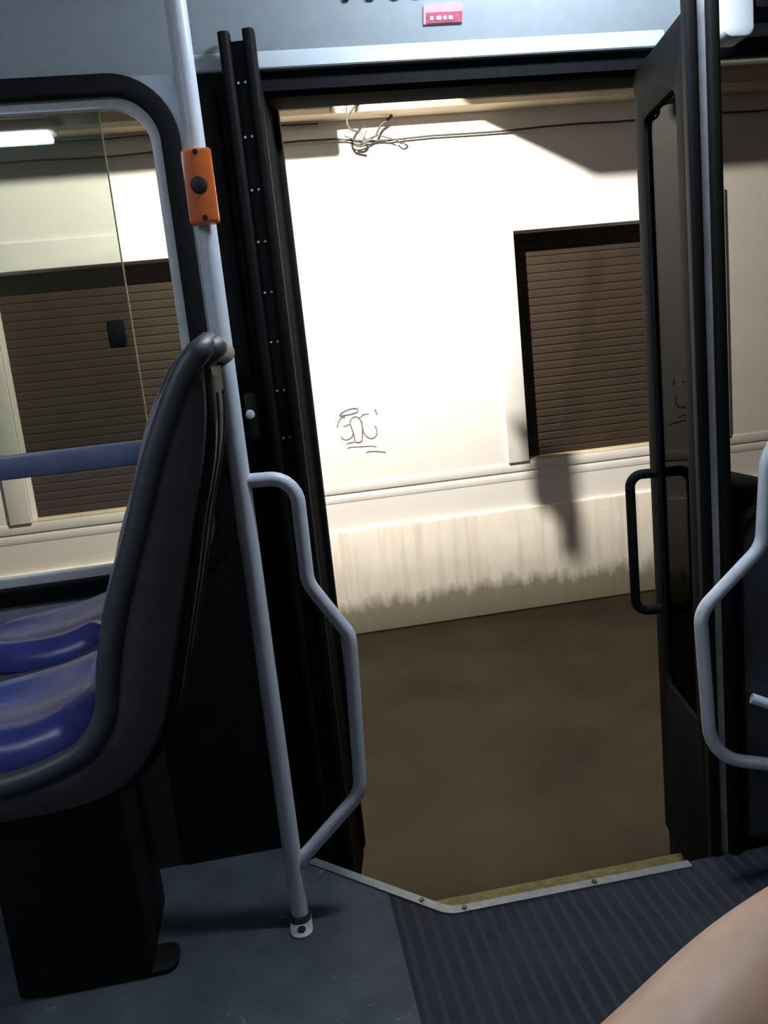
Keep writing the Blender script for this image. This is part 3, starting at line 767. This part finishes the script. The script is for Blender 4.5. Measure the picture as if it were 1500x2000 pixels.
# ---- passenger: legs of the seated viewer
pe = thing('person', 'seated passenger with a bare thigh reaching into the lower right corner', 'person', (-0.15, 0.33, 0.0))
def body_mesh():
    V = [(-0.22, 0.26, 0.56), (-0.20, 0.36, 0.555), (-0.20, 0.15, 0.555),                      # pelvis, hips
         (0.02, 0.44, 0.575), (0.20, 0.496, 0.583), (0.36, 0.592, 0.598), (0.50, 0.655, 0.603),    # left thigh
         (0.555, 0.675, 0.51), (0.535, 0.68, 0.38), (0.490, 0.68, 0.22), (0.475, 0.68, 0.09), (0.545, 0.70, 0.05), (0.625, 0.72, 0.035),
         (0.02, 0.12, 0.565), (0.20, 0.10, 0.57), (0.36, 0.09, 0.57), (0.44, 0.085, 0.555),
         (0.475, 0.085, 0.48), (0.465, 0.085, 0.36), (0.445, 0.085, 0.20), (0.43, 0.085, 0.09), (0.50, 0.08, 0.05), (0.58, 0.075, 0.035)]
    R = [(0.12, 0.10), (0.105, 0.10), (0.105, 0.10), (0.092, 0.088), (0.083, 0.080), (0.072, 0.07), (0.066, 0.066),
         (0.066, 0.066), (0.066, 0.066), (0.045, 0.045), (0.037, 0.04), (0.042, 0.034), (0.034, 0.022)]
    R += R[3:]
    E = [(0, 1), (0, 2)] + [(1, 3)] + [(i, i+1) for i in range(3, 12)] + [(2, 13)] + [(i, i+1) for i in range(13, 22)]
    me = bpy.data.meshes.new('body'); me.from_pydata(V, E, [])
    o = bpy.data.objects.new('body', me); C.objects.link(o)
    o.modifiers.new('skin', 'SKIN')
    for i, sv in enumerate(me.skin_vertices[0].data): sv.radius = R[i]; sv.use_root = (i == 0)
    s = o.modifiers.new('sub', 'SUBSURF'); s.levels = 2; s.render_levels = 2
    dg = bpy.context.evaluated_depsgraph_get(); dg.update()
    m2 = bpy.data.meshes.new_from_object(o.evaluated_get(dg))
    bpy.data.objects.remove(o); bpy.data.meshes.remove(me)
    return m2
link('body', body_mesh(), M_skin, pe, angle=180)
# shorts: two legs and seat, ending well above the knee
def shorts():
    bm = bmesh.new()
    bm_sweep(bm, [(-0.24, 0.27, 0.57), (-0.19, 0.355, 0.565), (-0.06, 0.415, 0.575), (0.06, 0.455, 0.585)], [0.118, 0.125, 0.112, 0.108], 20)
    bm_sweep(bm, [(-0.24, 0.25, 0.57), (-0.19, 0.155, 0.565), (-0.06, 0.13, 0.57), (0.06, 0.118, 0.575)], [0.118, 0.125, 0.112, 0.108], 20)
    return fin(bm, 'shorts')
link('shorts', shorts(), M_shorts, pe)
for k, (x_, y_) in enumerate(((0.465, 0.69), (0.42, 0.082))):
    loft('shoe', [[(x_+dx, y_+wy*math.cos(a)*1.0, 0.002+hz*(0.5+0.5*math.sin(a))) for a in [2*PI*i/16 for i in range(16)]]
                  for dx, wy, hz in ((-0.055, 0.015, 0.05), (-0.045, 0.036, 0.085), (0.02, 0.043, 0.095), (0.09, 0.048, 0.075), (0.16, 0.045, 0.06), (0.20, 0.025, 0.045))], M_shoe, pe)
vs = thing('viewer_bench', 'plain bench seat under the seated passenger', 'bench', (-0.2, 0.2, 0))
box('bench_pad', (-0.42, 0.0, 0.37), (0.08, 0.55, 0.432), M_blue, vs, 0.02)
box('bench_base', (-0.38, 0.05, 0.0005), (0.02, 0.50, 0.369), M_shell, vs, 0.01)
